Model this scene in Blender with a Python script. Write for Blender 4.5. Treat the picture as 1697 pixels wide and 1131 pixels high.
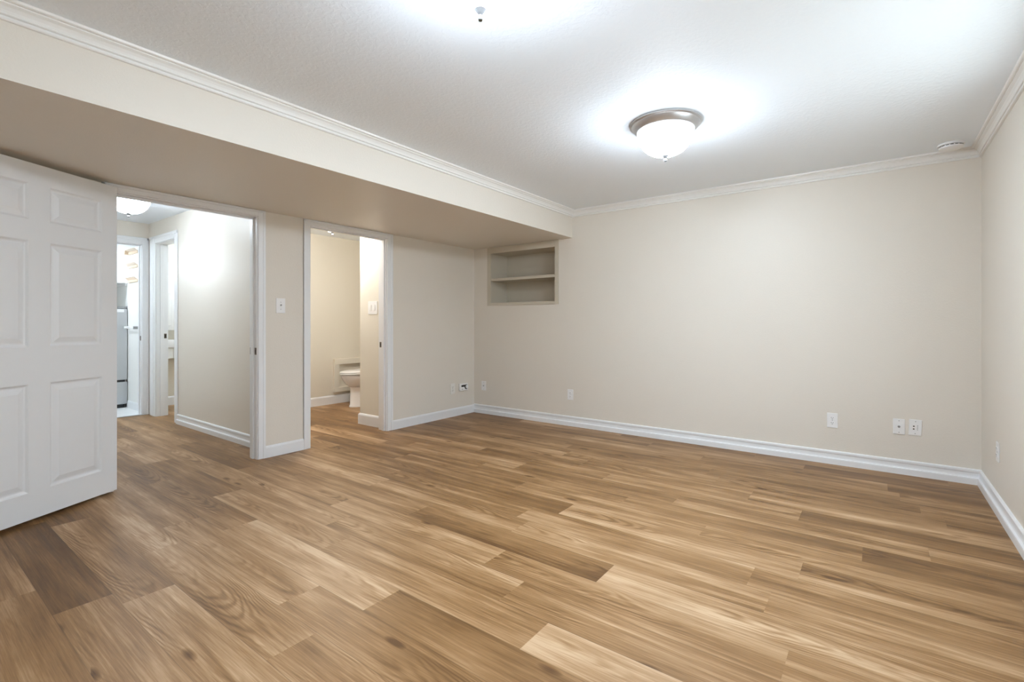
import bpy, bmesh, math, random
from mathutils import Vector, Matrix

for o in list(bpy.data.objects):
    bpy.data.objects.remove(o, do_unlink=True)
SC = bpy.context.scene
COL = SC.collection

# ------------------------------------------------------------------ camera
W, H = 1697.0, 1131.0
FPX, YAW, HOR = 807.0, 0.6425, 535.6
cam_d = bpy.data.cameras.new('camera')
cam_d.sensor_fit = 'HORIZONTAL'
cam_d.sensor_width = 36.0
cam_d.lens = 36.0 * FPX / W
cam_d.shift_y = (HOR - H / 2) / W
cam_d.clip_start = 0.02
cam = bpy.data.objects.new('camera', cam_d)
COL.objects.link(cam)
cam.location = (0, 0, 1.12)
cam.rotation_euler = (math.radians(90), 0, YAW)
SC.camera = cam

# ------------------------------------------------------------------ world, exposure
world = bpy.data.worlds.new('daylight')
SC.world = world
world.use_nodes = True
bg = world.node_tree.nodes['Background']
bg.inputs[1].default_value = 13.0
# dull overcast sky and paving around the basement window
_n = world.node_tree.nodes; _l = world.node_tree.links
_tc = _n.new('ShaderNodeTexCoord'); _sx = _n.new('ShaderNodeSeparateXYZ'); _rp = _n.new('ShaderNodeValToRGB')
_mr = _n.new('ShaderNodeMapRange'); _mr.inputs['From Min'].default_value = -1.0
_l.new(_tc.outputs['Generated'], _sx.inputs[0]); _l.new(_sx.outputs[2], _mr.inputs['Value'])
_l.new(_mr.outputs[0], _rp.inputs['Fac']); _l.new(_rp.outputs[0], bg.inputs[0])
_e = _rp.color_ramp.elements
_e[0].position = 0.0; _e[0].color = (0.28, 0.30, 0.31, 1)
_e[1].position = 1.0; _e[1].color = (0.33, 0.39, 0.44, 1)
for _p, _c in ((0.08, (0.30, 0.32, 0.33, 1)), (0.16, (0.34, 0.365, 0.38, 1)), (0.31, (0.40, 0.425, 0.44, 1)), (0.42, (0.38, 0.41, 0.42, 1)), (0.54, (0.34, 0.38, 0.40, 1)), (0.62, (0.33, 0.38, 0.43, 1))):
    _k = _e.new(_p); _k.color = _c
SC.view_settings.view_transform = 'Standard'
SC.view_settings.look = 'None'
SC.view_settings.gamma = 1.0
SC.view_settings.use_curve_mapping = False
SC.view_settings.exposure = 0.11
SC.cycles.max_bounces = 16
SC.cycles.diffuse_bounces = 12
GLOW = 78.0          # radiance of the lit glass bowls

# ------------------------------------------------------------------ materials
def new_mat(name):
    m = bpy.data.materials.new(name)
    m.use_nodes = True
    nt = m.node_tree
    return m, nt, nt.nodes['Principled BSDF'], nt.nodes.new

def plain(name, col, rough=0.5, metal=0.0, bump=0.0, bscale=200.0, spec=0.5, var=0.0):
    """Painted / moulded surface: base colour with a faint procedural mottling and bump."""
    m, nt, b, nn = new_mat(name)
    b.inputs['Roughness'].default_value = rough
    b.inputs['Metallic'].default_value = metal
    b.inputs['Specular IOR Level'].default_value = spec
    tc = nn('ShaderNodeTexCoord')
    n = nn('ShaderNodeTexNoise')
    n.inputs['Scale'].default_value = bscale
    n.inputs['Detail'].default_value = 3
    nt.links.new(tc.outputs['Object'], n.inputs['Vector'])
    mx = nn('ShaderNodeMix'); mx.data_type = 'RGBA'
    mx.inputs['A'].default_value = (*[c * (1 - var) for c in col], 1)
    mx.inputs['B'].default_value = (*[min(1, c * (1 + var)) for c in col], 1)
    nt.links.new(n.outputs['Fac'], mx.inputs['Factor'])
    nt.links.new(mx.outputs['Result'], b.inputs['Base Color'])
    if bump:
        bp = nn('ShaderNodeBump')
        bp.inputs['Strength'].default_value = bump
        bp.inputs['Distance'].default_value = 0.002
        nt.links.new(n.outputs['Fac'], bp.inputs['Height'])
        nt.links.new(bp.outputs['Normal'], b.inputs['Normal'])
    return m

def textured_paint(name, col, scale, strength, rough):
    """Knock-down / orange-peel plaster under paint."""
    m, nt, b, nn = new_mat(name)
    b.inputs['Base Color'].default_value = (*col, 1)
    b.inputs['Roughness'].default_value = rough
    b.inputs['Specular IOR Level'].default_value = 0.35
    tc = nn('ShaderNodeTexCoord')
    n = nn('ShaderNodeTexNoise'); n.inputs['Scale'].default_value = scale
    n.inputs['Detail'].default_value = 2.5; n.inputs['Distortion'].default_value = 0.6
    r = nn('ShaderNodeValToRGB')
    r.color_ramp.elements[0].position = 0.45; r.color_ramp.elements[1].position = 0.62
    bp = nn('ShaderNodeBump'); bp.inputs['Strength'].default_value = strength
    bp.inputs['Distance'].default_value = 0.002
    nt.links.new(tc.outputs['Object'], n.inputs['Vector'])
    nt.links.new(n.outputs['Fac'], r.inputs['Fac'])
    nt.links.new(r.outputs['Color'], bp.inputs['Height'])
    nt.links.new(bp.outputs['Normal'], b.inputs['Normal'])
    return m

M = {}
M['wall'] = textured_paint('beige_wall_paint', (0.74, 0.693, 0.622), 95, 0.12, 0.42)
M['bath_wall'] = textured_paint('cream_wall_paint', (0.72, 0.68, 0.595), 95, 0.10, 0.45)
M['niche'] = textured_paint('darker_niche_beige', (0.56, 0.51, 0.42), 95, 0.06, 0.5)  # darker, browner beige than the walls, for niche and frame
M['laundry_wall'] = textured_paint('off_white_wall_paint', (0.80, 0.79, 0.76), 95, 0.06, 0.5)
M['ceiling'] = textured_paint('white_ceiling_paint', (0.85, 0.905, 0.965), 45, 0.28, 0.7)
M['trim'] = plain('white_trim_paint', (0.80, 0.81, 0.825), 0.32, var=0.01)
M['crown'] = plain('warm_white_crown_paint', (0.81, 0.80, 0.775), 0.35, var=0.01)
M['door'] = plain('white_door_paint', (0.76, 0.77, 0.785), 0.36, bump=0.05, bscale=120, var=0.008)
M['nickel'] = plain('brushed_nickel', (0.60, 0.60, 0.615), 0.34, 0.85, bump=0.03, bscale=300, var=0.05)
M['finial'] = plain('nickel_darkened_against_glow', (0.20, 0.20, 0.205), 0.45, 0.85, var=0.05)  # same nickel, colour darkened to hold back the glare of the lit bowl
M['plate'] = plain('white_plastic', (0.84, 0.84, 0.84), 0.35, var=0.01)
M['plate_warm'] = plain('ivory_plastic', (0.80, 0.78, 0.74), 0.4, var=0.01)
M['dark'] = plain('dark_slot', (0.02, 0.02, 0.02), 0.5, var=0.1)
M['grey_plastic'] = plain('grey_plastic', (0.30, 0.30, 0.30), 0.4, var=0.05)
M['porcelain'] = plain('white_porcelain', (0.84, 0.84, 0.85), 0.08, spec=0.6, var=0.005)
M['seat_plastic'] = plain('toilet_seat_plastic', (0.86, 0.86, 0.86), 0.2, var=0.005)
M['fridge'] = plain('grey_steel_panel', (0.50, 0.51, 0.52), 0.34, 0.35, bump=0.02, bscale=250, var=0.03)
M['label'] = plain('white_label', (0.88, 0.88, 0.88), 0.4, var=0.01)
M['cabinet'] = plain('white_cabinet_paint', (0.83, 0.83, 0.82), 0.35, var=0.01)
M['lightwood'] = plain('light_birch_wood', (0.66, 0.50, 0.35), 0.5, bump=0.05, bscale=60, var=0.12)
M['brass'] = plain('aged_bronze', (0.16, 0.13, 0.10), 0.4, 0.8, var=0.1)

def tile_mat():
    m, nt, b, nn = new_mat('white_floor_tile')
    tc = nn('ShaderNodeTexCoord'); br = nn('ShaderNodeTexBrick')
    br.offset = 0.0
    br.inputs['Color1'].default_value = (0.82, 0.82, 0.81, 1)
    br.inputs['Color2'].default_value = (0.80, 0.80, 0.79, 1)
    br.inputs['Mortar'].default_value = (0.70, 0.70, 0.69, 1)
    br.inputs['Scale'].default_value = 1.0
    br.inputs['Brick Width'].default_value = 0.3; br.inputs['Row Height'].default_value = 0.3
    br.inputs['Mortar Size'].default_value = 0.003
    nt.links.new(tc.outputs['Object'], br.inputs['Vector'])
    nt.links.new(br.outputs['Color'], b.inputs['Base Color'])
    b.inputs['Roughness'].default_value = 0.3
    return m
M['tile'] = tile_mat()

def lamp_glass(name, col, k, rim=0.06, low=1.8):
    m, nt, b, nn = new_mat(name)
    b.inputs['Base Color'].default_value = (0.85, 0.85, 0.84, 1)
    b.inputs['Roughness'].default_value = 0.35
    b.inputs['Emission Color'].default_value = (*col, 1)
    # glow dimmed towards the rim to weaken the halo on the ceiling
    tc = nn('ShaderNodeTexCoord'); sx = nn('ShaderNodeSeparateXYZ')
    nt.links.new(tc.outputs['Object'], sx.inputs[0])
    mp = nn('ShaderNodeMapRange'); mp.interpolation_type = 'SMOOTHSTEP'
    mp.inputs['From Min'].default_value = -0.08; mp.inputs['From Max'].default_value = -0.165
    mp.inputs['To Min'].default_value = rim * k; mp.inputs['To Max'].default_value = low * k
    nt.links.new(sx.outputs[2], mp.inputs['Value'])
    nt.links.new(mp.outputs['Result'], b.inputs['Emission Strength'])
    return m

def window_glass():
    m = bpy.data.materials.new('clear_window_glass'); m.use_nodes = True
    nt = m.node_tree; nt.nodes.clear()
    out = nt.nodes.new('ShaderNodeOutputMaterial'); mix = nt.nodes.new('ShaderNodeMixShader')
    t = nt.nodes.new('ShaderNodeBsdfTransparent'); g = nt.nodes.new('ShaderNodeBsdfGlossy')
    lw = nt.nodes.new('ShaderNodeLayerWeight'); lw.inputs['Blend'].default_value = 0.5
    pw = nt.nodes.new('ShaderNodeMath'); pw.operation = 'POWER'; pw.inputs[1].default_value = 5.0
    fr = nt.nodes.new('ShaderNodeMath'); fr.operation = 'MULTIPLY_ADD'; fr.inputs[1].default_value = 0.6; fr.inputs[2].default_value = 0.04
    nt.links.new(lw.outputs['Facing'], pw.inputs[0]); nt.links.new(pw.outputs[0], fr.inputs[0])
    g.inputs['Roughness'].default_value = 0.02
    t.inputs['Color'].default_value = (0.95, 0.97, 0.96, 1)
    nt.links.new(fr.outputs[0], mix.inputs[0]); nt.links.new(t.outputs[0], mix.inputs[1])
    nt.links.new(g.outputs[0], mix.inputs[2]); nt.links.new(mix.outputs[0], out.inputs[0])
    return m
M['glass'] = window_glass()

def floor_mat():
    """Oak-look vinyl planks.  Each plank carries its own tone and random offset in the
    'plank' corner colour; UV is metres along / across the plank."""
    m, nt, b, nn = new_mat('oak_plank_floor')
    L = nt.links.new
    at = nn('ShaderNodeAttribute'); at.attribute_name = 'plank'
    sp = nn('ShaderNodeSeparateColor'); L(at.outputs['Color'], sp.inputs[0])
    uv = nn('ShaderNodeUVMap'); uv.uv_map = 'plank_uv'
    sx = nn('ShaderNodeSeparateXYZ'); L(uv.outputs[0], sx.inputs[0])
    def math_(op, a, bb=None, c=None):
        n = nn('ShaderNodeMath'); n.operation = op
        for i, v in enumerate((a, bb, c)):
            if v is None: continue
            if isinstance(v, (int, float)): n.inputs[i].default_value = v
            else: L(v, n.inputs[i])
        return n.outputs[0]
    r1 = math_('MULTIPLY', sp.outputs[1], 37.0)
    r2 = math_('MULTIPLY', sp.outputs[2], 53.0)
    u = math_('ADD', sx.outputs[0], r1)
    v = math_('ADD', sx.outputs[1], r2)
    def vec(su, sv):
        c = nn('ShaderNodeCombineXYZ')
        L(math_('MULTIPLY', u, su), c.inputs[0]); L(math_('MULTIPLY', v, sv), c.inputs[1])
        L(r1, c.inputs[2]); return c.outputs[0]
    def noise(vv, sc, det, rough=0.5, dist=0.0):
        n = nn('ShaderNodeTexNoise'); n.inputs['Scale'].default_value = sc
        n.inputs['Detail'].default_value = det; n.inputs['Roughness'].default_value = rough
        n.inputs['Distortion'].default_value = dist
        L(vv, n.inputs['Vector']); return n.outputs['Fac']
    broad = noise(vec(0.7, 9.0), 1.0, 2.0, 0.5, 0.4)
    streak = noise(vec(2.0, 42.0), 1.0, 5.0, 0.6, 0.5)
    fibre = noise(vec(5.0, 190.0), 1.0, 3.0, 0.65)
    blotch = noise(vec(3.0, 8.0), 1.0, 3.0, 0.5)
    # cathedral figure: nested parabolas down the plank, bent by slow noise
    warp = noise(vec(2.6, 7.0), 1.0, 3.0, 0.5)
    vc = math_('SUBTRACT', sx.outputs[1], math_('MULTIPLY_ADD', sp.outputs[1], 0.06, 0.06))
    ph = math_('MULTIPLY_ADD', math_('MULTIPLY', vc, vc), 3600.0, math_('MULTIPLY', u, 46.0))
    ph = math_('MULTIPLY_ADD', warp, 26.0, ph)
    ring = math_('MULTIPLY_ADD', math_('SINE', ph), 0.5, 0.5)
    ring = math_('POWER', ring, 1.8)
    mask = nn('ShaderNodeMapRange'); mask.inputs['From Min'].default_value = 0.52
    mask.inputs['From Max'].default_value = 0.64
    L(noise(vec(1.3, 6.5), 1.0, 2.0), mask.inputs['Value'])
    ring = math_('MULTIPLY', ring, mask.outputs[0])
    # knots
    vo = nn('ShaderNodeTexVoronoi'); vo.inputs['Scale'].default_value = 1.0
    L(vec(2.6, 7.5), vo.inputs['Vector'])
    kn = nn('ShaderNodeMapRange'); kn.inputs['From Min'].default_value = 0.03
    kn.inputs['From Max'].default_value = 0.15; kn.inputs['To Min'].default_value = 1.0
    kn.inputs['To Max'].default_value = 0.0
    L(vo.outputs['Distance'], kn.inputs['Value'])
    sel = math_('GREATER_THAN', noise(vec(2.6, 7.5), 0.7, 0.0), 0.56)
    knot = math_('MULTIPLY', kn.outputs[0], sel)
    # tone value 0..1
    t = math_('MULTIPLY_ADD', math_('SUBTRACT', broad, 0.5), 0.80, sp.outputs[0])
    t = math_('MULTIPLY_ADD', math_('SUBTRACT', streak, 0.5), 0.70, t)
    t = math_('MULTIPLY_ADD', math_('SUBTRACT', fibre, 0.5), 0.55, t)
    t = math_('MULTIPLY_ADD', math_('SUBTRACT', blotch, 0.5), 0.35, t)
    t = math_('MULTIPLY_ADD', ring, -0.22, t)
    t = math_('MULTIPLY_ADD', knot, -0.55, t)
    t = math_('MULTIPLY_ADD', math_('SUBTRACT', t, 0.56), 1.22, 0.55)
    cr = nn('ShaderNodeValToRGB'); L(t, cr.inputs['Fac'])
    e = cr.color_ramp.elements
    e[0].position = 0.0; e[0].color = (0.112, 0.053, 0.018, 1)
    e[1].position = 1.0; e[1].color = (0.56, 0.385, 0.235, 1)
    for p, c in ((0.30, (0.185, 0.095, 0.034, 1)), (0.55, (0.285, 0.156, 0.064, 1)),
                 (0.78, (0.41, 0.252, 0.130, 1))):
        k = e.new(p); k.color = c
    # seam between planks: a fine darker bevel line
    vv = sx.outputs[1]
    dv = math_('MINIMUM', vv, math_('SUBTRACT', 0.183, vv))
    sm = nn('ShaderNodeMapRange'); sm.inputs['From Min'].default_value = 0.0003
    sm.inputs['From Max'].default_value = 0.0022; sm.inputs['To Min'].default_value = 0.72
    sm.inputs['To Max'].default_value = 1.0; L(dv, sm.inputs['Value'])
    mul = nn('ShaderNodeMix'); mul.data_type = 'RGBA'; mul.blend_type = 'MULTIPLY'
    mul.inputs['Factor'].default_value = 1.0
    L(cr.outputs['Color'], mul.inputs['A'])
    cc = nn('ShaderNodeCombineColor')
    for i in range(3): L(sm.outputs[0], cc.inputs[i])
    L(cc.outputs[0], mul.inputs['B'])
    L(mul.outputs['Result'], b.inputs['Base Color'])
    ro = nn('ShaderNodeMapRange'); ro.inputs['To Min'].default_value = 0.34
    ro.inputs['To Max'].default_value = 0.50; L(streak, ro.inputs['Value'])
    L(ro.outputs[0], b.inputs['Roughness'])
    b.inputs['Specular IOR Level'].default_value = 0.28
    bp = nn('ShaderNodeBump'); bp.inputs['Strength'].default_value = 0.06
    bp.inputs['Distance'].default_value = 0.001
    L(fibre, bp.inputs['Height']); L(bp.outputs[0], b.inputs['Normal'])
    return m
M['floor'] = floor_mat()

# ------------------------------------------------------------------ helpers
def bx(bm, x0, x1, y0, y1, z0, z1, mat=None, bev=0.0, seg=2):
    """Axis-aligned box; mat is an optional matrix applied afterwards."""
    vs = [bm.verts.new((x, y, z)) for x in (x0, x1) for y in (y0, y1) for z in (z0, z1)]
    fs = [(0, 1, 3, 2), (4, 6, 7, 5), (0, 4, 5, 1), (2, 3, 7, 6), (0, 2, 6, 4), (1, 5, 7, 3)]
    faces = [bm.faces.new([vs[i] for i in f]) for f in fs]
    bmesh.ops.recalc_face_normals(bm, faces=faces)
    if bev:
        es = list({e for f in faces for e in f.edges})
        r = bmesh.ops.bevel(bm, geom=es, offset=bev, segments=seg, profile=0.6, affect='EDGES')
        vs = list({v for v in vs if v.is_valid} | {v for f in r['faces'] for v in f.verts})
        vs = list({v for vv in vs for f in vv.link_faces for v in f.verts})
    if mat is not None:
        bmesh.ops.transform(bm, matrix=mat, verts=vs)
    return vs

def strip(bm, p0, p1, prof, m0=0.0, m1=0.0):
    """Extrude profile [(offset, z)] from p0 to p1; offset is to the right of travel.
    m0/m1 = how far each end is pulled back per metre of offset (mitres)."""
    p0 = Vector((p0[0], p0[1], 0)); p1 = Vector((p1[0], p1[1], 0))
    d = (p1 - p0).normalized(); n = Vector((d.y, -d.x, 0))
    a = [bm.verts.new(p0 + n * o + d * (m0 * o) + Vector((0, 0, z))) for o, z in prof]
    b = [bm.verts.new(p1 + n * o - d * (m1 * o) + Vector((0, 0, z))) for o, z in prof]
    k = len(prof); fs = []
    for i in range(k):
        j = (i + 1) % k
        fs.append(bm.faces.new((a[i], a[j], b[j], b[i])))
    fs.append(bm.faces.new(a[::-1])); fs.append(bm.faces.new(b))
    bmesh.ops.recalc_face_normals(bm, faces=fs)

def lathe(bm, prof, c=(0, 0, 0), n=48, axis='Z'):
    """Revolve profile [(r, z)] about an axis through c."""
    c = Vector(c); rings = []; fs = []
    def P(r, z, t):
        if axis == 'Z': return c + Vector((r * math.cos(t), r * math.sin(t), z))
        if axis == 'Y': return c + Vector((r * math.cos(t), z, r * math.sin(t)))
        return c + Vector((z, r * math.cos(t), r * math.sin(t)))
    for r, z in prof:
        if r < 1e-6: rings.append([bm.verts.new(P(0, z, 0))])
        else: rings.append([bm.verts.new(P(r, z, 2 * math.pi * i / n)) for i in range(n)])
    for A, B in zip(rings, rings[1:]):
        for i in range(n):
            j = (i + 1) % n
            if len(A) == 1 and len(B) == 1: continue
            if len(A) == 1: fs.append(bm.faces.new((A[0], B[i], B[j])))
            elif len(B) == 1: fs.append(bm.faces.new((A[i], A[j], B[0])))
            else: fs.append(bm.faces.new((A[i], A[j], B[j], B[i])))
    bmesh.ops.recalc_face_normals(bm, faces=fs)
    return [v for r in rings for v in r]

def loft(bm, rings, cap0=True, cap1=True):
    R = [[bm.verts.new(p) for p in r] for r in rings]; fs = []
    n = len(R[0])
    for A, B in zip(R, R[1:]):
        for i in range(n):
            j = (i + 1) % n
            fs.append(bm.faces.new((A[i], A[j], B[j], B[i])))
    if cap0: fs.append(bm.faces.new(R[0][::-1]))
    if cap1: fs.append(bm.faces.new(R[-1]))
    bmesh.ops.recalc_face_normals(bm, faces=fs)

def obj(name, bm, mat, parent=None, smooth=False, loc=None):
    me = bpy.data.meshes.new(name)
    bm.to_mesh(me); bm.free()
    me.materials.append(mat)
    if smooth:
        for p in me.polygons: p.use_smooth = True
        try: me.set_sharp_from_angle(angle=math.radians(40))
        except Exception: pass
    o = bpy.data.objects.new(name, me)
    COL.objects.link(o)
    if loc is not None: o.location = loc
    if parent is not None: o.parent = parent
    return o

def struct(name, bm, mat, parent=None, smooth=False):
    o = obj(name, bm, mat, parent, smooth)
    if parent is None: o['kind'] = 'structure'
    return o

def thing(name, label, cat, loc=(0, 0, 0), rotz=0.0, group=None):
    o = bpy.data.objects.new(name, None)
    o.empty_display_size = 0.05
    COL.objects.link(o)
    o.location = loc; o.rotation_euler = (0, 0, rotz)
    o['label'] = label; o['category'] = cat
    if group: o['group'] = group
    return o

def NB(): return bmesh.new()

# ------------------------------------------------------------------ room dimensions
XL, XR, YB, YF = -4.06, 0.58, 4.63, -0.53          # faces of the main room
ZC, ZS, XS = 2.335, 2.045, -2.645                  # ceiling, soffit underside, soffit face
TL = -4.18                                         # back of left wall
D1a, D1b, D2a, D2b, ZH = 1.0, 1.945, 2.405, 3.26, 1.995
YH0, YH1 = 0.95, 2.115                             # hall
XE0, XE1 = -7.15, -7.27                            # hall end wall
ZH2 = 2.075
E0, E1 = 1.22, 2.045                               # opening in hall end wall
R0, R1 = -6.90, -6.32                              # opening in hall right wall
XBB, XRT, YRT = -6.03, -4.60, 3.325                # bathroom back wall, return wall
ZCB, ZCL = 2.312, 2.10

# ------------------------------------------------------------------ floor (planks along X)
def build_floor():
    P, Y0, LEN = 0.183, 1.17, 1.22
    phase = {-4: -2.525, -3: -2.405, -2: -1.62, -1: -1.90, 0: -1.60, 1: -0.98, 2: -1.22, 3: -0.24,
             4: -0.97, 5: -0.35, 6: -1.665, 7: -0.275, 8: -0.75, 9: -1.275, 10: -1.015, 11: -0.355,
             12: -0.655, 13: 0.31, 14: 0.21, 15: 0.12, 16: 0.06, 17: -0.45, 18: 0.4}
    # tones read from the floor itself: (row, plank centre x) -> tone
    tones = {(-4, -2.9): 0.32, (-4, -1.9): 0.66, (-3, -2.9): 0.62, (-3, -1.8): 0.68, (-2, -2.2): 0.70,
             (-2, -1.0): 0.56, (-2, -3.4): 0.66, (-1, -2.5): 0.66, (-1, -1.3): 0.60, (-1, -3.6): 0.60,
             (0, -2.2): 0.74, (0, -1.0): 0.46, (0, -3.4): 0.55, (1, -2.8): 0.70, (1, -1.6): 0.58,
             (1, -0.4): 0.80, (2, -1.8): 0.56, (2, -0.6): 0.50, (2, -3.0): 0.60, (3, -2.1): 0.62,
             (3, -0.9): 0.62, (3, 0.3): 0.62, (3, -3.3): 0.56, (4, -1.6): 0.40, (4, -0.4): 0.76, (4, -2.8): 0.55,
             (5, -0.9): 0.68, (5, 0.2): 0.54, (5, -2.1): 0.58, (6, -2.3): 0.52, (6, -1.1): 0.58,
             (6, 0.1): 0.60, (7, -0.9): 0.72, (7, -2.1): 0.42, (7, 0.3): 0.56, (8, -1.3): 0.58,
             (8, -2.6): 0.56, (9, -0.7): 0.50, (9, -1.9): 0.56, (9, 0.4): 0.34, (9, -3.1): 0.50,
             (10, -0.4): 0.62, (10, -1.6): 0.50, (10, -2.9): 0.58, (11, -0.9): 0.64, (11, 0.2): 0.32,
             (11, -2.2): 0.44, (12, -1.2): 0.48, (12, -0.1): 0.56, (12, -2.5): 0.56, (13, -0.3): 0.54,
             (13, 0.45): 0.34, (14, -0.5): 0.44, (14, 0.45): 0.56, (14, -1.6): 0.50, (15, -0.5): 0.50,
             (16, 0.4): 0.34, (16, -0.5): 0.54}
    rnd = random.Random(11)
    bm = NB()
    uvl = bm.loops.layers.uv.new('plank_uv')
    cl = bm.loops.layers.float_color.new('plank')
    X0, X1, YMIN, YMAX = -7.80, 0.75, -0.70, 5.0
    k0 = math.floor((YMIN - Y0) / P)
    k1 = math.floor((YMAX - Y0) / P)
    for k in range(k0, k1 + 1):
        ya = Y0 + k * P; yb = ya + P
        ph = phase.get(k, rnd.uniform(0, LEN))
        i0 = math.floor((X0 - ph) / LEN)
        i1 = math.floor((X1 - ph) / LEN)
        for i in range(i0, i1 + 1):
            xa = ph + i * LEN; xb = xa + LEN
            tone = min(0.78, max(0.36, rnd.gauss(0.56, 0.09)))
            for (kk, cx), t in tones.items():
                if kk == k and xa < cx < xb: tone = t
            col = (tone, rnd.random(), rnd.random(), 1)
            ca, cb = max(xa, X0), min(xb, X1)
            va, vb = max(ya, YMIN), min(yb, YMAX)
            # leave the laundry's tiled part out
            if ca < XE0 and vb < YH1 + 0.05: ca = XE0
            if ca >= cb: continue
            q = [(ca, va), (cb, va), (cb, vb), (ca, vb)]
            f = bm.faces.new([bm.verts.new((x, y, 0)) for x, y in q])
            for lp, (x, y) in zip(f.loops, q):
                lp[uvl].uv = (x - xa, y - ya)
                lp[cl] = col
    o = struct('floor', bm, M['floor'])
    return o
build_floor()
b = NB(); bx(b, -8.75, XE0, 0.35, 2.235, -0.05, 0.004); struct('floor_laundry', b, M['tile'])
b = NB(); bx(b, XE0 - 0.02, XE0 + 0.012, E0, E1, 0.0, 0.009, bev=0.003); struct('trim_threshold', b, M['nickel'])

# ------------------------------------------------------------------ walls
ZT = 2.45
b = NB()
bx(b, TL, XL, YF - 0.12, D1a - 0.015, 0, ZT); bx(b, TL, XL, D1a - 0.015, D1b + 0.015, ZH + 0.015, ZT)
bx(b, TL, XL, D1b + 0.015, D2a - 0.015, 0, ZT); bx(b, TL, XL, D2a - 0.015, D2b + 0.015, ZH + 0.015, ZT)
bx(b, TL, XL, D2b + 0.015, YB + 0.12, 0, ZT)
struct('wall_left', b, M['wall'])

NX0, NX1, NZ0, NZ1 = -3.785, -2.865, 1.365, 1.968    # niche opening
b = NB()
g = 0.013                                            # clearance for the niche box
bx(b, XL, NX0 - g, YB, YB + 0.12, 0, ZT); bx(b, NX1 + g, XR, YB, YB + 0.12, 0, ZT)
bx(b, NX0 - g, NX1 + g, YB, YB + 0.12, 0, NZ0 - g); bx(b, NX0 - g, NX1 + g, YB, YB + 0.12, NZ1 + g, ZT)
struct('wall_back', b, M['wall'])

WY0, WY1, WZ0, WZ1 = 1.85, 3.20, 1.00, 2.12          # window beside the camera
b = NB()
bx(b, XR, XR + 0.14, YF - 0.12, WY0, 0, ZT); bx(b, XR, XR + 0.14, WY1, YB + 0.12, 0, ZT)
bx(b, XR, XR + 0.14, WY0, WY1, 0, WZ0); bx(b, XR, XR + 0.14, WY0, WY1, WZ1, ZT)
struct('wall_right', b, M['wall'])
b = NB(); bx(b, XL, XR, YF - 0.12, YF, 0, ZT); struct('wall_front', b, M['wall'])

b = NB(); bx(b, XS, XR, YF, YB, ZC, ZC + 0.1); struct('ceiling', b, M['ceiling'])
b = NB(); bx(b, XL, XS, YF, YB, ZS, ZC + 0.1); struct('ceiling_soffit', b, M['wall'])

# hall
b = NB()
bx(b, XE1, R0 - 0.015, YH1, 2.235, 0, ZT); bx(b, R1 + 0.015, TL, YH1, 2.235, 0, ZT)
bx(b, R0 - 0.015, R1 + 0.015, YH1, 2.235, ZH2 + 0.015, ZT)
struct('wall_hall_right', b, M['wall'])
b = NB(); bx(b, XE1, TL, YH0 - 0.1, YH0, 0, ZT); struct('wall_hall_left', b, M['wall'])
b = NB()
bx(b, XE1, XE0, YH0, E0 - 0.015, 0, ZT); bx(b, XE1, XE0, E1 + 0.015, YH1, 0, ZT)
bx(b, XE1, XE0, E0 - 0.015, E1 + 0.015, ZH2 + 0.015, ZT)
struct('wall_hall_end', b, M['wall'])
b = NB(); bx(b, XE0, TL, YH0, YH1, ZC, ZC + 0.1); struct('ceiling_hall', b, M['ceiling'])

# bathroom
b = NB(); bx(b, XBB - 0.12, XBB, 2.235, 4.85, 0, ZT); struct('wall_bath_back', b, M['bath_wall'])
b = NB(); bx(b, XRT, TL, YRT, 4.85, 0, ZT); struct('wall_bath_return', b, M['bath_wall'])
b = NB(); bx(b, XBB, XRT, 4.73, 4.85, 0, ZT); struct('wall_bath_right', b, M['bath_wall'])
b = NB(); bx(b, XBB, TL, 2.235, 4.73, ZCB, ZC + 0.1); struct('ceiling_bath', b, M['ceiling'])
# washroom off the hall
XW = -7.72
b = NB(); bx(b, XW - 0.1, XW, 2.235, 4.0, 0, ZT); struct('wall_washroom_back', b, M['bath_wall'])
b = NB(); bx(b, XW, XBB - 0.12, 4.0, 4.1, 0, ZT); struct('wall_washroom_right', b, M['bath_wall'])
b = NB(); bx(b, XW, XBB - 0.12, 2.235, 4.0, ZC, ZC + 0.1); struct('ceiling_washroom', b, M['ceiling'])
# laundry
b = NB(); bx(b, -8.75, -8.65, 0.4, 2.235, 0, ZT); struct('wall_laundry_back', b, M['laundry_wall'])
b = NB(); bx(b, -8.65, XE1, YH1, 2.235, 0, ZT); struct('wall_laundry_right', b, M['laundry_wall'])
b = NB(); bx(b, -8.65, XE1, 0.3, 0.4, 0, ZT); struct('wall_laundry_left', b, M['laundry_wall'])
b = NB(); bx(b, XE1, XE1 + 0.1, 0.4, YH0 - 0.1, 0, ZT); struct('wall_laundry_front', b, M['laundry_wall'])
b = NB(); bx(b, -8.65, XE1, 0.4, YH1, ZCL, ZC + 0.1); struct('ceiling_laundry', b, M['ceiling'])

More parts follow.
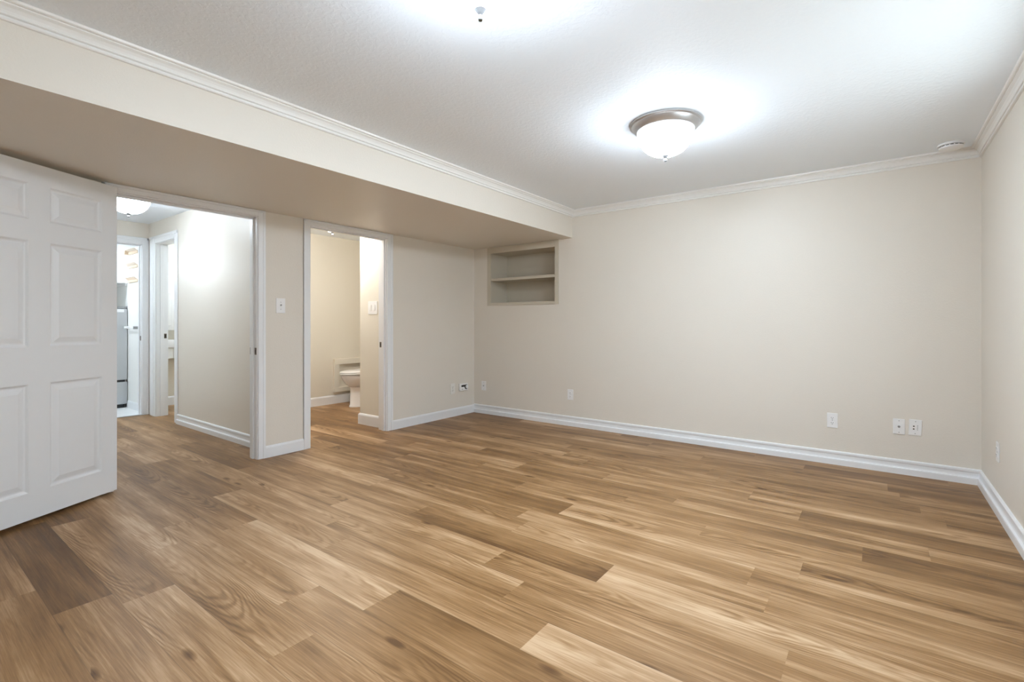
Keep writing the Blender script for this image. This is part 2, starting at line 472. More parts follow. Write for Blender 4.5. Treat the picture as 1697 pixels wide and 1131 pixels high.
# ------------------------------------------------------------------ crown moulding
CROWN = [(0, ZC - 0.070), (0.011, ZC - 0.070), (0.014, ZC - 0.066), (0.013, ZC - 0.059), (0.008, ZC - 0.056), (0.008, ZC - 0.053),
         (0.017, ZC - 0.051), (0.019, ZC - 0.047), (0.016, ZC - 0.044), (0.020, ZC - 0.035), (0.028, ZC - 0.024), (0.040, ZC - 0.017),
         (0.040, ZC - 0.012), (0.050, ZC - 0.012), (0.055, ZC - 0.009), (0.057, ZC), (0, ZC)]
b = NB(); strip(b, (XS, YF), (XS, YB), CROWN, 1, 1); struct('trim_1', b, M['crown'])
b = NB(); strip(b, (XS, YB), (XR, YB), CROWN, 1, 1); struct('trim_2', b, M['crown'])
b = NB(); strip(b, (XR, YB), (XR, YF), CROWN, 1, 1); struct('trim_3', b, M['crown'])
b = NB(); strip(b, (XR, YF), (XS, YF), CROWN, 1, 1); struct('trim_4', b, M['crown'])

# ------------------------------------------------------------------ baseboards
BASE = [(0, 0), (0.024, 0), (0.024, 0.040), (0.022, 0.046), (0.011, 0.049), (0.009, 0.058), (0.009, 0.078),
        (0.014, 0.086), (0.014, 0.098), (0.009, 0.104), (0, 0.106)]
FLAT = [(0, 0), (0.014, 0), (0.014, 0.082), (0.010, 0.093), (0.004, 0.098), (0, 0.098)]
FLATB = [(0, 0), (0.016, 0), (0.016, 0.100), (0.011, 0.113), (0.004, 0.120), (0, 0.120)]
b = NB()
strip(b, (XL, YF), (XL, D1a - 0.06), FLAT, 0, 0)
strip(b, (XL, D1b + 0.058), (XL, D2a - 0.062), FLAT)
strip(b, (XL, D2b + 0.072), (XL, YB), FLAT, 0, 1)
struct('baseboard_left', b, M['trim'])
b = NB(); strip(b, (XL, YB), (XR, YB), BASE, 0.6, 1); struct('baseboard_back', b, M['trim'])
b = NB(); strip(b, (XR, YB), (XR, YF), BASE, 1, 1); struct('baseboard_right', b, M['trim'])
b = NB(); strip(b, (XR, YF), (XL, YF), BASE, 1, 1); struct('baseboard_front', b, M['trim'])
b = NB(); strip(b, (R1 + 0.09, YH1), (TL, YH1), BASE); struct('baseboard_hall_right', b, M['trim'])
b = NB(); strip(b, (TL, YH0), (XE0, YH0), BASE); struct('baseboard_hall_left', b, M['trim'])
b = NB(); strip(b, (XBB, 2.235), (XBB, 4.73), FLATB); struct('baseboard_bath_back', b, M['trim'])
b = NB(); strip(b, (XRT, YRT), (TL, YRT), FLATB, -1, 0); strip(b, (XRT, 4.73), (XRT, YRT), FLATB, 0, -1)
struct('baseboard_bath_return', b, M['trim'])
b = NB(); strip(b, (XW, 2.235), (XW, 4.0), FLATB); struct('baseboard_washroom', b, M['trim'])
b = NB(); strip(b, (-7.92, YH1), (XE1 - 0.02, YH1), FLAT); struct('baseboard_laundry', b, M['trim'])

# ------------------------------------------------------------------ door casings
def casing_x(bm, xf, sgn, ya, yb, zh, w, ztop, wl=None, wr=None):
    """Casing lying on the wall plane x = xf, facing sgn; opening ya..yb, head zh."""
    wl = w if wl is None else wl; wr = w if wr is None else wr
    def bar(y0, y1, z0, z1):
        xs = sorted((xf, xf + sgn * 0.014)); bx(bm, xs[0], xs[1], y0, y1, z0, z1, bev=0.004)
    def bead(y0, y1, z0, z1):
        xs = sorted((xf, xf + sgn * 0.019)); bx(bm, xs[0], xs[1], y0, y1, z0, z1, bev=0.005)
    bar(ya - wl, ya, 0, ztop); bead(ya - wl, ya - wl * 0.62, 0, ztop)
    bar(yb, yb + wr, 0, ztop); bead(yb + wr * 0.62, yb + wr, 0, ztop)
    bar(ya, yb, zh, ztop)
    if ztop - zh > 0.03: bead(ya - wl, yb + wr, zh + (ztop - zh) * 0.62, ztop)

def jamb_x(bm, x0, x1, ya, yb, zh, stop):
    """Lining of an opening in a wall running along Y (x0..x1 = wall faces)."""
    bx(bm, x0, x1, ya - 0.015, ya + 0.006, 0, zh + 0.015); bx(bm, x0, x1, yb - 0.006, yb + 0.015, 0, zh + 0.015)
    bx(bm, x0, x1, ya, yb, zh - 0.006, zh + 0.015)
    s0, s1 = stop
    bx(bm, s0, s1, ya + 0.006, ya + 0.018, 0, zh - 0.006, bev=0.003)
    bx(bm, s0, s1, yb - 0.018, yb - 0.006, 0, zh - 0.006, bev=0.003)
    bx(bm, s0, s1, ya + 0.006, yb - 0.006, zh - 0.018, zh - 0.006, bev=0.003)

def strike(parent, x, y, z, along='x', w=0.03, hgt=0.057, name='strike_plate'):
    bm = NB()
    if along == 'x': bx(bm, x - w / 2, x + w / 2, y - 0.0022, y, z - hgt / 2, z + hgt / 2, bev=0.0008)
    else: bx(bm, x, x + 0.0022, y - w / 2, y + w / 2, z - hgt / 2, z + hgt / 2, bev=0.0008)
    s = obj(name, bm, M['brass'], parent)
    bm = NB()
    if along == 'x': bx(bm, x - w / 5, x + w / 5, y - 0.0035, y - 0.001, z - hgt / 4, z + hgt / 4)
    else: bx(bm, x + 0.001, x + 0.0035, y - w / 5, y + w / 5, z - hgt / 4, z + hgt / 4)
    obj('latch_hole', bm, M['dark'], s)

b = NB()
casing_x(b, XL, 1, D1a, D1b, ZH, 0.060, ZS - 0.001); casing_x(b, TL, -1, D1a, D1b, ZH, 0.045, ZH + 0.06)
jamb_x(b, TL, XL, D1a, D1b, ZH, (-4.145, -4.105))
t5 = struct('trim_5', b, M['trim'])
strike(t5, -4.078, D1b - 0.006, 0.888)
strike(t5, -4.160, D1b - 0.006, 0.888, w=0.022, name='latch_plate')
b = NB()
casing_x(b, XL, 1, D2a, D2b, ZH, 0.064, ZS - 0.001, wr=0.070); casing_x(b, TL, -1, D2a, D2b, ZH, 0.055, ZH + 0.06)
jamb_x(b, TL, XL, D2a, D2b, ZH, (-4.125, -4.085))
t6 = struct('trim_6', b, M['trim'])
strike(t6, -4.150, D2b - 0.006, 0.893)
b = NB()
casing_x(b, XE0, 1, E0, E1, ZH2, 0.066, ZH2 + 0.082); jamb_x(b, XE1, XE0, E0, E1, ZH2, (-7.235, -7.2))
t7 = struct('trim_7', b, M['trim'])
strike(t7, -7.178, E1 - 0.006, 0.935)

b = NB()                                            # doorway in the hall's right wall (wall along X)
zt = ZH2 + 0.082
def bary(x0, x1, z0, z1, t=0.014): bx(b, x0, x1, YH1 - t, YH1, z0, z1, bev=0.004)
bary(R0 - 0.18, R0, 0, zt); bary(R0 - 0.09, R0 - 0.05, 0, zt, 0.019)
bary(R1, R1 + 0.09, 0, zt, 0.008); bary(R1 + 0.055, R1 + 0.09, 0, zt, 0.011)
bary(R0, R1, ZH2, zt); bary(R0 - 0.18, R1 + 0.09, ZH2 + 0.052, zt, 0.019)
bx(b, R0 - 0.015, R0 + 0.006, YH1, 2.235, 0, ZH2 + 0.015); bx(b, R1 - 0.006, R1 + 0.015, YH1, 2.235, 0, ZH2 + 0.015)
bx(b, R0, R1, YH1, 2.235, ZH2 - 0.006, ZH2 + 0.015)
bx(b, R0 + 0.006, R0 + 0.018, 2.15, 2.19, 0, ZH2 - 0.006, bev=0.003)
bx(b, R1 - 0.018, R1 - 0.006, 2.15, 2.19, 0, ZH2 - 0.006, bev=0.003)
t8 = struct('trim_8', b, M['trim'])
strike(t8, R0 + 0.006, 2.205, 0.962, 'y', w=0.028)

# ------------------------------------------------------------------ window beside the camera
b = NB()
for y0, y1, z0, z1 in ((WY0, WY0 + 0.05, WZ0, WZ1), (WY1 - 0.05, WY1, WZ0, WZ1), (WY0, WY1, WZ0, WZ0 + 0.05),
                       (WY0, WY1, WZ1 - 0.05, WZ1), ((WY0 + WY1) / 2 - 0.025, (WY0 + WY1) / 2 + 0.025, WZ0, WZ1)):
    bx(b, XR + 0.08, XR + 0.13, y0, y1, z0, z1, bev=0.004)
win = struct('window_1', b, M['trim'])
b = NB(); bx(b, XR + 0.100, XR + 0.105, WY0 + 0.04, WY1 - 0.04, WZ0 + 0.04, WZ1 - 0.04); obj('pane', b, M['glass'], win)
b = NB(); bx(b, XR - 0.012, XR + 0.08, WY0, WY1, WZ0 - 0.002, WZ0 + 0.018, bev=0.003); obj('sill', b, M['trim'], win)

# ------------------------------------------------------------------ open six-panel door
HX, HY = -4.006, 1.009
DD = Vector((0.473, -0.881, 0)); ang = math.atan2(DD.y, DD.x)
DW, DZ0, DZ1, DT = 0.915, 0.024, 2.013, 0.035
door = bpy.data.objects.new('door_1', None); COL.objects.link(door)
door.location = (HX, HY, 0); door.rotation_euler = (0, 0, ang)
door['kind'] = 'structure'
door['label'] = 'white six-panel door standing open into the room at the left'
# local frame: x from hinge to latch edge, +y = face towards the room's middle is +y side
b = NB()
PX = [(0.100, 0.405), (0.515, 0.815)]
PZ = [(0.175, 0.778), (0.985, 1.580), (1.697, 1.900)]
def door_face(bm, yf, s):
    """Grid face with moulded panels; s = outward sign."""
    xs = sorted({0, DW} | {v for p in PX for v in p}); zs = sorted({DZ0, DZ1} | {v for p in PZ for v in p})
    fs = []
    def quad(pts):
        fs.append(bm.faces.new([bm.verts.new(p) for p in pts]))
    for i in range(len(xs) - 1):
        for j in range(len(zs) - 1):
            x0, x1, z0, z1 = xs[i], xs[i + 1], zs[j], zs[j + 1]
            if (x0, x1) in PX and (z0, z1) in PZ:
                lv = [(0, 0), (0.004, -0.003), (0.010, -0.0095), (0.016, -0.0115), (0.024, -0.0105), (0.050, -0.002)]
                for (a, da), (c, dc) in zip(lv, lv[1:]):
                    A = [(x0 + a, z0 + a), (x1 - a, z0 + a), (x1 - a, z1 - a), (x0 + a, z1 - a)]
                    C = [(x0 + c, z0 + c), (x1 - c, z0 + c), (x1 - c, z1 - c), (x0 + c, z1 - c)]
                    for k in range(4):
                        l = (k + 1) % 4
                        quad([(A[k][0], yf + s * da, A[k][1]), (A[l][0], yf + s * da, A[l][1]),
                              (C[l][0], yf + s * dc, C[l][1]), (C[k][0], yf + s * dc, C[k][1])])
                a, da = lv[-1]
                quad([(x0 + a, yf + s * da, z0 + a), (x1 - a, yf + s * da, z0 + a),
                      (x1 - a, yf + s * da, z1 - a), (x0 + a, yf + s * da, z1 - a)])
            else:
                quad([(x0, yf, z0), (x1, yf, z0), (x1, yf, z1), (x0, yf, z1)])
    return fs
door_face(b, 0.0, 1); door_face(b, -DT, -1)
for q in ([(0, 0, DZ0), (0, -DT, DZ0), (0, -DT, DZ1), (0, 0, DZ1)], [(DW, 0, DZ0), (DW, -DT, DZ0), (DW, -DT, DZ1), (DW, 0, DZ1)],
          [(0, 0, DZ0), (DW, 0, DZ0), (DW, -DT, DZ0), (0, -DT, DZ0)], [(0, 0, DZ1), (DW, 0, DZ1), (DW, -DT, DZ1), (0, -DT, DZ1)]):
    b.faces.new([b.verts.new(p) for p in q])
bmesh.ops.remove_doubles(b, verts=b.verts, dist=1e-5)
bmesh.ops.recalc_face_normals(b, faces=b.faces)
obj('door_leaf', b, M['door'], door)
for z in (0.25, 1.02, 1.80):
    b = NB(); lathe(b, [(0, -0.046), (0.006, -0.046), (0.006, 0.046), (0, 0.046)], (-0.006, -DT - 0.002, z), 16)
    bx(b, -0.002, 0.0, -DT + 0.002, -0.004, z - 0.044, z + 0.044)
    obj('hinge', b, M['nickel'], door, True)
for s, yy in ((1, 0.0), (-1, -DT)):
    b = NB(); lathe(b, [(0, 0.0), (0.033, 0.0), (0.033, 0.004), (0.012, 0.010), (0.012, 0.030), (0.024, 0.038), (0.028, 0.050),
                        (0.024, 0.062), (0.010, 0.068), (0, 0.068)], (0, 0, 0), 28, 'Y')
    for v in b.verts: v.co = Vector((DW - 0.07 + v.co.x, yy + s * v.co.y, 0.95 + v.co.z))
    obj('door_knob', b, M['nickel'], door, True)

# ------------------------------------------------------------------ recessed shelf niche
niche = thing('recessed_shelf', 'beige painted recessed wall shelf tucked under the soffit on the back wall', 'shelf', (-3.325, YB, 1.365))
def NB_loc(bm, name, mat, par, org):
    for v in bm.verts: v.co -= Vector(org)
    return obj(name, bm, mat, par)
org = (-3.325, YB, 1.365)
b = NB(); dp = 0.32
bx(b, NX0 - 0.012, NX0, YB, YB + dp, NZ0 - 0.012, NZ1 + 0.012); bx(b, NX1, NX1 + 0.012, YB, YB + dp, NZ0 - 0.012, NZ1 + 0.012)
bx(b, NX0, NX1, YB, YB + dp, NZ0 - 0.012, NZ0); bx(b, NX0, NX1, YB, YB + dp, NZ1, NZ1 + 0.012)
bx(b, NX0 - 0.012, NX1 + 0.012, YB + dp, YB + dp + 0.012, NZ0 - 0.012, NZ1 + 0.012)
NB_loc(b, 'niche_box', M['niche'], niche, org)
b = NB(); fy = YB - 0.010
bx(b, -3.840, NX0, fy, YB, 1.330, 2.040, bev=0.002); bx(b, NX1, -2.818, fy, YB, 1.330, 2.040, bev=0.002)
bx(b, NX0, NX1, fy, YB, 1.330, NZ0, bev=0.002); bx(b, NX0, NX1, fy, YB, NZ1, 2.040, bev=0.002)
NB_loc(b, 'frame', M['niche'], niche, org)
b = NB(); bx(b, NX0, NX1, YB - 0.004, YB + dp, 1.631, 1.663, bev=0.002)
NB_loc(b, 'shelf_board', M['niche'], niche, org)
b = NB(); lathe(b, [(0, 0), (0.012, 0), (0.010, 0.006), (0.004, 0.010), (0, 0.011)], (-3.745, YB + 0.27, NZ0), 16)
NB_loc(b, 'cable_hole', M['brass'], niche, org)

# ------------------------------------------------------------------ ceiling lights
def ceiling_light(loc, label, col=(0.83, 0.96, 1.09), k=1.0, group='flush ceiling lights', rim=0.06, low=1.8):
    t = thing('ceiling_light', label, 'ceiling light', loc, 0, group)
    b = NB()
    lathe(b, [(0, 0), (0.207, 0), (0.211, -0.004), (0.211, -0.010), (0.205, -0.014), (0.200, -0.016), (0.196, -0.024), (0.186, -0.036),
              (0.176, -0.046), (0.171, -0.050), (0.166, -0.050), (0.160, -0.046), (0.0, -0.040)], n=72)
    obj('pan', b, M['nickel'], t, True)
    b = NB()
    pr = [(0.163, -0.040), (0.166, -0.052)]
    for i in range(1, 15):
        a = i / 14 * math.pi / 2
        pr.append((0.166 * math.cos(a) ** 0.85 if i < 14 else 0.0, -0.052 - 0.146 * math.sin(a) ** 1.05))
    lathe(b, pr, n=64)
    obj('glass_bowl', b, lamp_glass('lit_frosted_glass', col, GLOW * k, rim, low), t, True)
    b = NB()
    lathe(b, [(0, -0.190), (0.019, -0.193), (0.021, -0.198), (0.014, -0.205), (0.009, -0.212), (0.006, -0.215), (0.010, -0.220),
              (0.011, -0.226), (0.008, -0.232), (0, -0.235)], n=28)
    obj('finial', b, M['finial'], t, True)
    return t
ceiling_light((-1.028, 2.93, ZC), 'lit dome ceiling light with nickel rim, wholly in view at centre right', k=1.0)
ceiling_light((-1.03, 1.205, ZC), 'lit dome ceiling light cut off by the top edge, only its nickel finial showing', k=1.0)
ceiling_light((-5.56, 1.487, ZC), 'lit dome ceiling light in the hall, partly behind the open door', k=0.49, rim=0.6, low=1.1)
ceiling_light((-4.76, 3.085, ZCB), 'lit dome ceiling light just under the bathroom door head', col=(1.0, 0.97, 0.92), k=0.92, rim=0.6, low=1.1)
ceiling_light((-7.85, 1.25, ZCL), 'lit dome ceiling light hidden inside the laundry room', k=0.66, rim=0.6, low=1.1)
ceiling_light((-6.9, 3.1, ZC), 'lit dome ceiling light hidden inside the washroom off the hall', k=0.70, rim=0.6, low=1.1)

# ------------------------------------------------------------------ smoke detector
t = thing('smoke_detector', 'white round smoke detector on the ceiling in the far right corner', 'smoke detector', (0.405, 4.43, ZC))
b = NB(); lathe(b, [(0, 0), (0.070, 0), (0.072, -0.004), (0.072, -0.012), (0.066, -0.014), (0, -0.014)], n=48); obj('base', b, M['plate'], t, True)
b = NB(); lathe(b, [(0, -0.012), (0.060, -0.012), (0.060, -0.020), (0.066, -0.020), (0.064, -0.030), (0.052, -0.036), (0, -0.038)], n=48)
obj('cover', b, M['plate'], t, True)
b = NB()
for i in range(16):
    a0 = 2 * math.pi * i / 16; mt = Matrix.Rotation(a0, 4, 'Z')
    bx(b, 0.058, 0.0635, -0.008, 0.008, -0.0195, -0.0150, mt)
obj('vent_slots', b, M['dark'], t)

# ------------------------------------------------------------------ wall plates.  local: plate in XZ plane, front towards -Y
def plate_base(name, label, cat, loc, rz, w, h, group=None, mat='plate'):
    t = thing(name, label, cat, loc, rz, group)
    b = NB(); bx(b, -w / 2, w / 2, -0.006, 0, -h / 2, h / 2, bev=0.0025)
    obj('cover_plate', b, M[mat], t)
    return t
def screw(t, x, z, y=-0.006):
    b = NB(); lathe(b, [(0, 0), (0.0032, 0), (0.0028, -0.0012), (0, -0.0014)], (x, y, z), 12, 'Y'); obj('screw', b, M['grey_plastic'], t)
def duplex(t, mat='plate'):
    for s in (-1, 1):
        zc = s * 0.0195
        b = NB()
        ring = []
        n = 24
        pts = []
        for i in range(n):
            a = 2 * math.pi * i / n
            pts.append((max(-0.0145, min(0.0145, 0.0172 * math.cos(a))), 0.0142 * math.sin(a)))
        loft(b, [[(x, -0.005, zc + z) for x, z in pts], [(x, -0.0082, zc + z) for x, z in pts], [(x * 0.93, -0.009, zc + z * 0.93) for x, z in pts]])
        r = obj('receptacle', b, M[mat], t)
        b = NB()
        bx(b, -0.0075, -0.0050, -0.0095, -0.0085, zc - 0.001, zc + 0.0075); bx(b, 0.0050, 0.0075, -0.0095, -0.0085, zc - 0.000, zc + 0.0070)
        lathe(b, [(0, 0), (0.0026, 0), (0.0026, -0.001), (0, -0.001)], (0, -0.0085, zc - 0.0075), 12, 'Y')
        obj('slots', b, M['dark'], r)
    screw(t, 0, 0)
def jack(t, x, z, r=0.0055, l=0.010, mat='nickel'):
    b = NB(); lathe(b, [(0, 0), (r * 1.5, 0), (r * 1.5, -0.003), (r, -0.003), (r, -l), (r * 0.45, -l), (r * 0.45, -l * 0.7), (0, -l * 0.7)], (x, -0.006, z), 16, 'Y')
    obj('coax_jack', b, M[mat], t, True)

# back wall, left to right
t = plate_base('cable_plate', 'small white cable plate with one dark jack, right of the room corner', 'wall plate', (-3.90, YB, 0.341), 0, 0.070, 0.114)
jack(t, 0, 0.002, mat='grey_plastic'); screw(t, 0, 0.042); screw(t, 0, -0.042)
t = plate_base('wall_outlet', 'white outlet low on the back wall, below and right of the niche', 'outlet', (-2.669, YB, 0.339), 0, 0.070, 0.114)
duplex(t)
t = plate_base('wall_outlet', 'white duplex outlet left of the two jack plates on the back wall', 'outlet', (-0.281, YB, 0.345), 0, 0.072, 0.116)
duplex(t)
t = plate_base('cable_plate', 'white cable plate with a single centre jack, left of a pair', 'wall plate', (0.134, YB, 0.349), 0, 0.070, 0.114)
jack(t, 0, 0.0, mat='grey_plastic'); screw(t, 0, 0.043); screw(t, 0, -0.043)
t = plate_base('phone_plate', 'slightly tilted white phone plate with two dark jacks, right of a pair', 'wall plate', (0.228, YB, 0.353), 0, 0.073, 0.116)
t.rotation_euler = (0, math.radians(2.0), 0)
for z in (0.009, -0.011):
    b = NB(); bx(b, -0.016, -0.002, -0.0075, -0.005, z - 0.006, z + 0.007, bev=0.001); j = obj('phone_jack', b, M['plate_warm'], t)
    b = NB(); bx(b, -0.0135, -0.0045, -0.0082, -0.0070, z - 0.004, z + 0.004); obj('socket', b, M['dark'], j)
for z in (0.016, 0.006, -0.004, -0.014):
    b = NB(); bx(b, 0.010, 0.015, -0.0066, -0.0055, z - 0.0025, z + 0.0025); obj('port_cap', b, M['grey_plastic'], t)
screw(t, 0, 0.044); screw(t, 0, -0.044)
# left wall (front faces +X)
RL = math.radians(90)
t = plate_base('light_switch', 'white toggle light switch on the wall between the two doorways', 'light switch', (XL, 2.137, 1.267), RL, 0.078, 0.126)
b = NB(); bx(b, -0.006, 0.006, -0.0068, -0.0055, -0.0125, 0.0125); obj('toggle_slot', b, M['plate_warm'], t)
b = NB(); bx(b, -0.0042, 0.0042, -0.018, -0.005, -0.004, 0.005, Matrix.Rotation(math.radians(-22), 4, 'X'), bev=0.0012); obj('toggle', b, M['grey_plastic'], t)
screw(t, 0, 0.030); screw(t, 0, -0.030)
t = plate_base('wall_outlet', 'pale outlet beside the thermostat on the left wall', 'outlet', (XL, 4.236, 0.333), RL, 0.074, 0.124, mat='plate_warm')
duplex(t, 'plate_warm')
t = thing('thermostat', 'white thermostat with dark display and round dial near the room corner', 'thermostat', (XL, 4.411, 0.338), RL)
b = NB(); bx(b, -0.070, 0.070, -0.030, -0.004, -0.045, 0.045, bev=0.008, seg=3); obj('housing', b, M['plate'], t, True)
b = NB(); bx(b, -0.064, 0.064, -0.005, 0, -0.040, 0.040); obj('back_plate', b, M['grey_plastic'], t)
b = NB(); bx(b, -0.050, 0.018, -0.0312, -0.028, 0.002, 0.027, bev=0.0008); obj('display', b, M['dark'], t)
b = NB(); lathe(b, [(0, 0), (0.029, 0), (0.029, -0.004), (0.024, -0.006), (0, -0.006)], (0.036, -0.029, 0.0), 32, 'Y'); dl = obj('dial_ring', b, M['dark'], t, True)
b = NB(); lathe(b, [(0, 0), (0.022, 0), (0.021, -0.010), (0.018, -0.012), (0, -0.012)], (0.040, -0.033, 0.001), 32, 'Y'); obj('dial', b, M['plate'], dl, True)
b = NB(); bx(b, -0.045, -0.022, -0.0312, -0.029, -0.026, -0.019, bev=0.0008); obj('button', b, M['grey_plastic'], t)
# right wall (front faces -X)
t = plate_base('wall_outlet', 'white outlet seen edge-on low on the right wall', 'outlet', (XR, 4.045, 0.353), -RL, 0.072, 0.114)
duplex(t)
# bathroom return wall (front faces -Y)
t = plate_base('light_switch', 'white double rocker light switch inside the bathroom doorway', 'light switch', (-4.372, YRT, 1.284), 0, 0.155, 0.140)
for x in (-0.030, 0.030):
    b = NB(); bx(b, x - 0.017, x + 0.017, -0.0072, -0.005, -0.034, 0.034, bev=0.001); rf = obj('rocker_frame', b, M['plate_warm'], t)
    b = NB(); bx(b, x - 0.0145, x + 0.0145, -0.011, -0.005, -0.031, 0.031, Matrix.Rotation(math.radians(3 if x < 0 else -3), 4, 'X'), bev=0.0015)
    obj('rocker', b, M['plate'], rf)

# ------------------------------------------------------------------ bathroom: access panel and toilet
t = thing('access_panel', 'beige framed access panel on the bathroom wall behind the toilet', 'wall panel', (XBB, 4.32, 0.39))
def ap(y0, y1, z0, z1, d, name, bev=0.004):
    b = NB(); bx(b, 0, d, y0 - 4.32, y1 - 4.32, z0 - 0.39, z1 - 0.39, bev=bev); obj(name, b, M['bath_wall'], t)
ap(3.985, 4.655, 0.215, 0.550, 0.004, 'panel_board', 0.001)
ap(3.915, 4.725, 0.540, 0.620, 0.044, 'frame_rail'); ap(3.915, 4.725, 0.160, 0.222, 0.044, 'frame_rail')
ap(3.915, 3.993, 0.222, 0.540, 0.042, 'frame_stile'); ap(4.645, 4.725, 0.222, 0.540, 0.042, 'frame_stile')

TX, TY = -5.60, 3.755        # toilet: centre line, front of bowl; faces -Y
t = thing('toilet', 'white toilet seen side-on through the bathroom doorway', 'toilet', (TX, 4.10, 0))
def oval(y0, y1, hw, z, n=40, sq=1.0):
    """Egg outline from front y0 to back y1, half width hw."""
    pts = []; c = y0 + (y1 - y0) * 0.52
    for i in range(n):
        a = 2 * math.pi * i / n
        s, co = math.sin(a), math.cos(a)
        y = c + (co * (y1 - c) if co > 0 else co * (c - y0))
        e = 0.80 if co > 0 else 1.0
        pts.append((hw * math.copysign(abs(s) ** e, s), y - 4.10, z))
    return pts
b = NB()
loft(b, [oval(3.885, 4.42, 0.112, 0.0), oval(3.882, 4.43, 0.115, 0.012), oval(3.895, 4.41, 0.105, 0.03), oval(3.905, 4.40, 0.098, 0.18),
         oval(3.900, 4.40, 0.100, 0.25), oval(3.890, 4.42, 0.112, 0.280)])
obj('pedestal', b, M['porcelain'], t, True)
b = NB()
loft(b, [oval(3.905, 4.38, 0.105, 0.262), oval(3.868, 4.40, 0.130, 0.285), oval(3.825, 4.42, 0.158, 0.325), oval(3.795, 4.44, 0.176, 0.370),
         oval(3.778, 4.45, 0.184, 0.405), oval(3.774, 4.45, 0.186, 0.425), oval(3.778, 4.45, 0.184, 0.430)])
obj('bowl', b, M['porcelain'], t, True)
b = NB(); loft(b, [oval(3.764, 4.43, 0.188, 0.436), oval(3.756, 4.43, 0.193, 0.440), oval(3.756, 4.43, 0.193, 0.450), oval(3.762, 4.43, 0.189, 0.455)])
obj('seat', b, M['seat_plastic'], t, True)
b = NB(); loft(b, [oval(3.764, 4.43, 0.188, 0.459), oval(3.757, 4.43, 0.192, 0.463), oval(3.760, 4.43, 0.190, 0.474), oval(3.79, 4.41, 0.170, 0.482),
                   oval(3.86, 4.36, 0.11, 0.487)])
obj('lid', b, M['seat_plastic'], t, True)
b = NB(); bx(b, -0.205, 0.205, 4.46 - 4.10, 4.655 - 4.10, 0.42, 0.76, bev=0.02, seg=3); obj('tank', b, M['porcelain'], t, True)
b = NB(); bx(b, -0.215, 0.215, 4.45 - 4.10, 4.66 - 4.10, 0.762, 0.795, bev=0.008); obj('tank_lid', b, M['porcelain'], t, True)
b = NB(); bx(b, -0.12, 0.12, 4.40 - 4.10, 4.62 - 4.10, 0.26, 0.425, bev=0.02, seg=3); obj('bowl_shelf', b, M['porcelain'], t, True)

# ------------------------------------------------------------------ laundry: refrigerator, shelf, racks, rail
FX = -7.93
t = thing('refrigerator', 'short grey refrigerator beyond the hall, seen past the open door', 'refrigerator', (-8.27, 1.77, 0.004))
def fr(x0, x1, y0, y1, z0, z1, name, mat, bev=0.0, par=None):
    b = NB(); bx(b, x0 + 8.27, x1 + 8.27, y0 - 1.77, y1 - 1.77, z0 - 0.004, z1 - 0.004, bev=bev); return obj(name, b, M[mat], par or t)
fr(-8.60, FX - 0.045, 1.46, 2.105, 0.05, 1.31, 'body', 'fridge', 0.004)
fr(FX - 0.045, FX, 1.46, 2.108, 0.372, 1.305, 'upper_door', 'fridge', 0.008)
fr(FX - 0.045, FX, 1.46, 2.108, 0.052, 0.345, 'lower_door', 'fridge', 0.008)
fr(FX - 0.040, FX - 0.012, 1.462, 2.085, 0.345, 0.372, 'door_gap', 'dark')
fr(FX - 0.10, FX - 0.02, 1.47, 2.085, 0.004, 0.05, 'kick_plate', 'dark')
fr(-8.60, FX - 0.01, 1.46, 2.108, 1.31, 1.34, 'top_cap', 'grey_plastic', 0.004)
fr(FX, FX + 0.003, 1.93, 2.072, 1.262, 1.298, 'badge', 'label')
t = thing('wall_shelf', 'thin white shelf above the grey refrigerator', 'shelf', (-8.30, 1.75, 1.645))
b = NB(); bx(b, -0.35, 0.36, -0.35, 0.363, 0, 0.026, bev=0.002); obj('board', b, M['cabinet'], t)
b = NB(); bx(b, -0.35, 0.34, 0.345, 0.363, -0.03, 0.0); obj('cleat', b, M['cabinet'], t)

def peg_rack(z, label, block):
    t = thing('peg_rack', label, 'peg rack', (-7.685, YH1, z), 0, 'wooden peg racks on the laundry wall')
    b = NB(); bx(b, -0.19, 0.19, -0.022, 0, 0, 0.036, bev=0.002); obj('rail', b, M['lightwood'], t)
    for i in range(9):
        x = -0.17 + i * 0.0425
        b = NB(); lathe(b, [(0, 0), (0.0042, 0), (0.0042, 0.050), (0.0025, 0.053), (0, 0.054)], (0, 0, 0), 10)
        bmesh.ops.transform(b, matrix=Matrix.Translation((x, -0.014, 0.026)) @ Matrix.Rotation(math.radians(48), 4, 'X'), verts=b.verts)
        obj('peg', b, M['lightwood'], t, True)
    if block:
        b = NB(); bx(b, -0.20, -0.155, -0.060, 0, 0.0, 0.050, bev=0.003); obj('end_block', b, M['lightwood'], t)
peg_rack(2.012, 'topmost of three light wood peg racks on the white laundry wall', True)
peg_rack(1.831, 'middle one of three light wood peg racks on the white laundry wall', False)
peg_rack(1.646, 'lowest of three light wood peg racks on the white laundry wall', False)
t = thing('towel_rail', 'small white wall rail on the white laundry wall beside the refrigerator', 'towel rail', (-7.685, YH1, 1.055))
b = NB(); bx(b, -0.185, 0.185, -0.062, -0.048, 0, 0.014, bev=0.004); obj('bar', b, M['plate'], t)
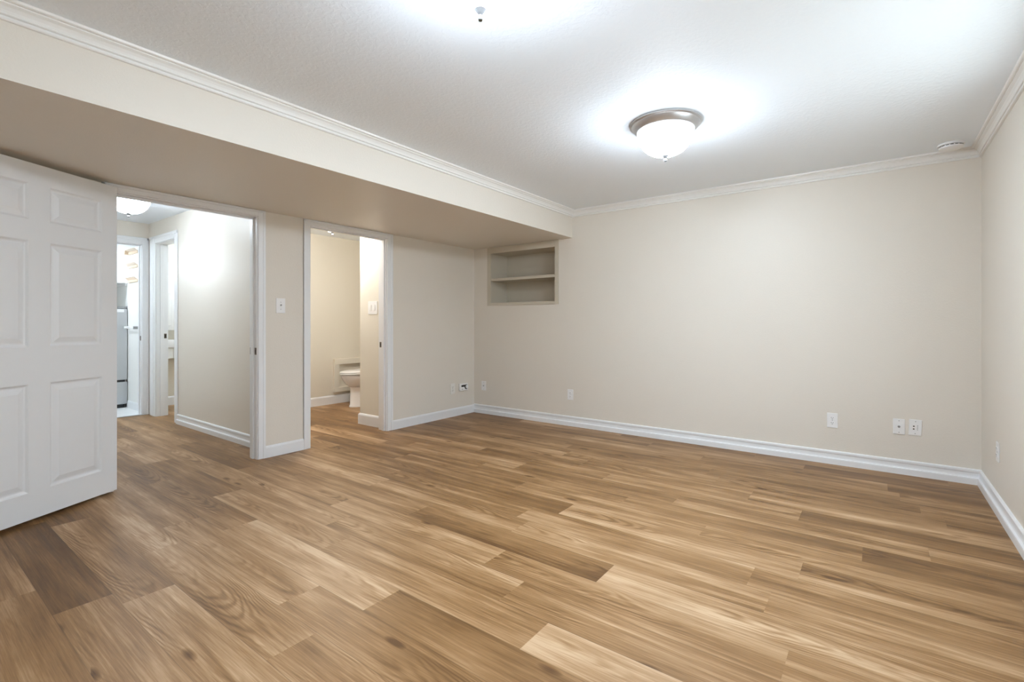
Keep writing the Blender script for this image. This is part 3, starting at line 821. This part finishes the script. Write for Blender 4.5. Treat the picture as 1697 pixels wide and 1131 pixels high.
for x in (-0.175, 0.175):
    b = NB(); bx(b, x - 0.012, x + 0.012, -0.06, 0, -0.012, 0.022, bev=0.003); obj('bracket', b, M['grey_plastic' if x > 0 else 'plate'], t)

# ------------------------------------------------------------------ washroom: wall cabinet and floating vanity
t = thing('wall_cabinet', 'tall white panelled wall cabinet glimpsed through the hall side doorway', 'cabinet', (XW, 2.60, 1.48))
b = NB(); bx(b, 0, 0.105, -0.28, 0.28, -0.46, 0.46, bev=0.003); obj('carcass', b, M['cabinet'], t)
def panel_door(y0, y1, z0, z1, nm, par, x0=0.105):
    b = NB(); bx(b, x0, x0 + 0.018, y0, y1, z0, z1, bev=0.002)
    d = obj(nm, b, M['cabinet'], par)
    b = NB()
    m = 0.035; zm = (z0 + z1) / 2
    for za, zb in ((z0 + m, zm - m / 2), (zm + m / 2, z1 - m)):
        bx(b, x0 + 0.018, x0 + 0.021, y0 + m, y1 - m, za, zb, bev=0.002)
        bx(b, x0 + 0.020, x0 + 0.028, y0 + m + 0.02, y1 - m - 0.02, za + 0.02, zb - 0.02, bev=0.006)
    obj('raised_panel', b, M['cabinet'], d)
    return d
panel_door(-0.275, -0.045, -0.455, 0.44, 'door', t)
d = panel_door(-0.037, 0.275, -0.455, 0.44, 'door', t)
b = NB(); bx(b, 0.123, 0.140, -0.052, -0.044, 0.30, 0.39, bev=0.002); obj('pull_handle', b, M['grey_plastic'], d)
b = NB(); lathe(b, [(0, 0), (0.006, 0), (0.009, 0.012), (0.006, 0.018), (0, 0.019)], (0.123, -0.062, -0.40), 16, 'X'); obj('knob', b, M['nickel'], d, True)
t = thing('floating_vanity', 'white wall-hung vanity below the panelled cabinet in the washroom', 'vanity', (XW, 2.60, 0.64))
b = NB(); bx(b, 0, 0.12, -0.30, 0.30, 0, 0.15, bev=0.002); obj('carcass', b, M['cabinet'], t)
b = NB(); bx(b, 0, 0.17, -0.31, 0.31, 0.15, 0.255, bev=0.012); obj('basin', b, M['porcelain'], t, True)
for y0, y1 in ((-0.29, -0.082), (-0.074, 0.29)):
    b = NB(); bx(b, 0.12, 0.138, y0, y1, 0.004, 0.145, bev=0.003); obj('door', b, M['cabinet'], t)
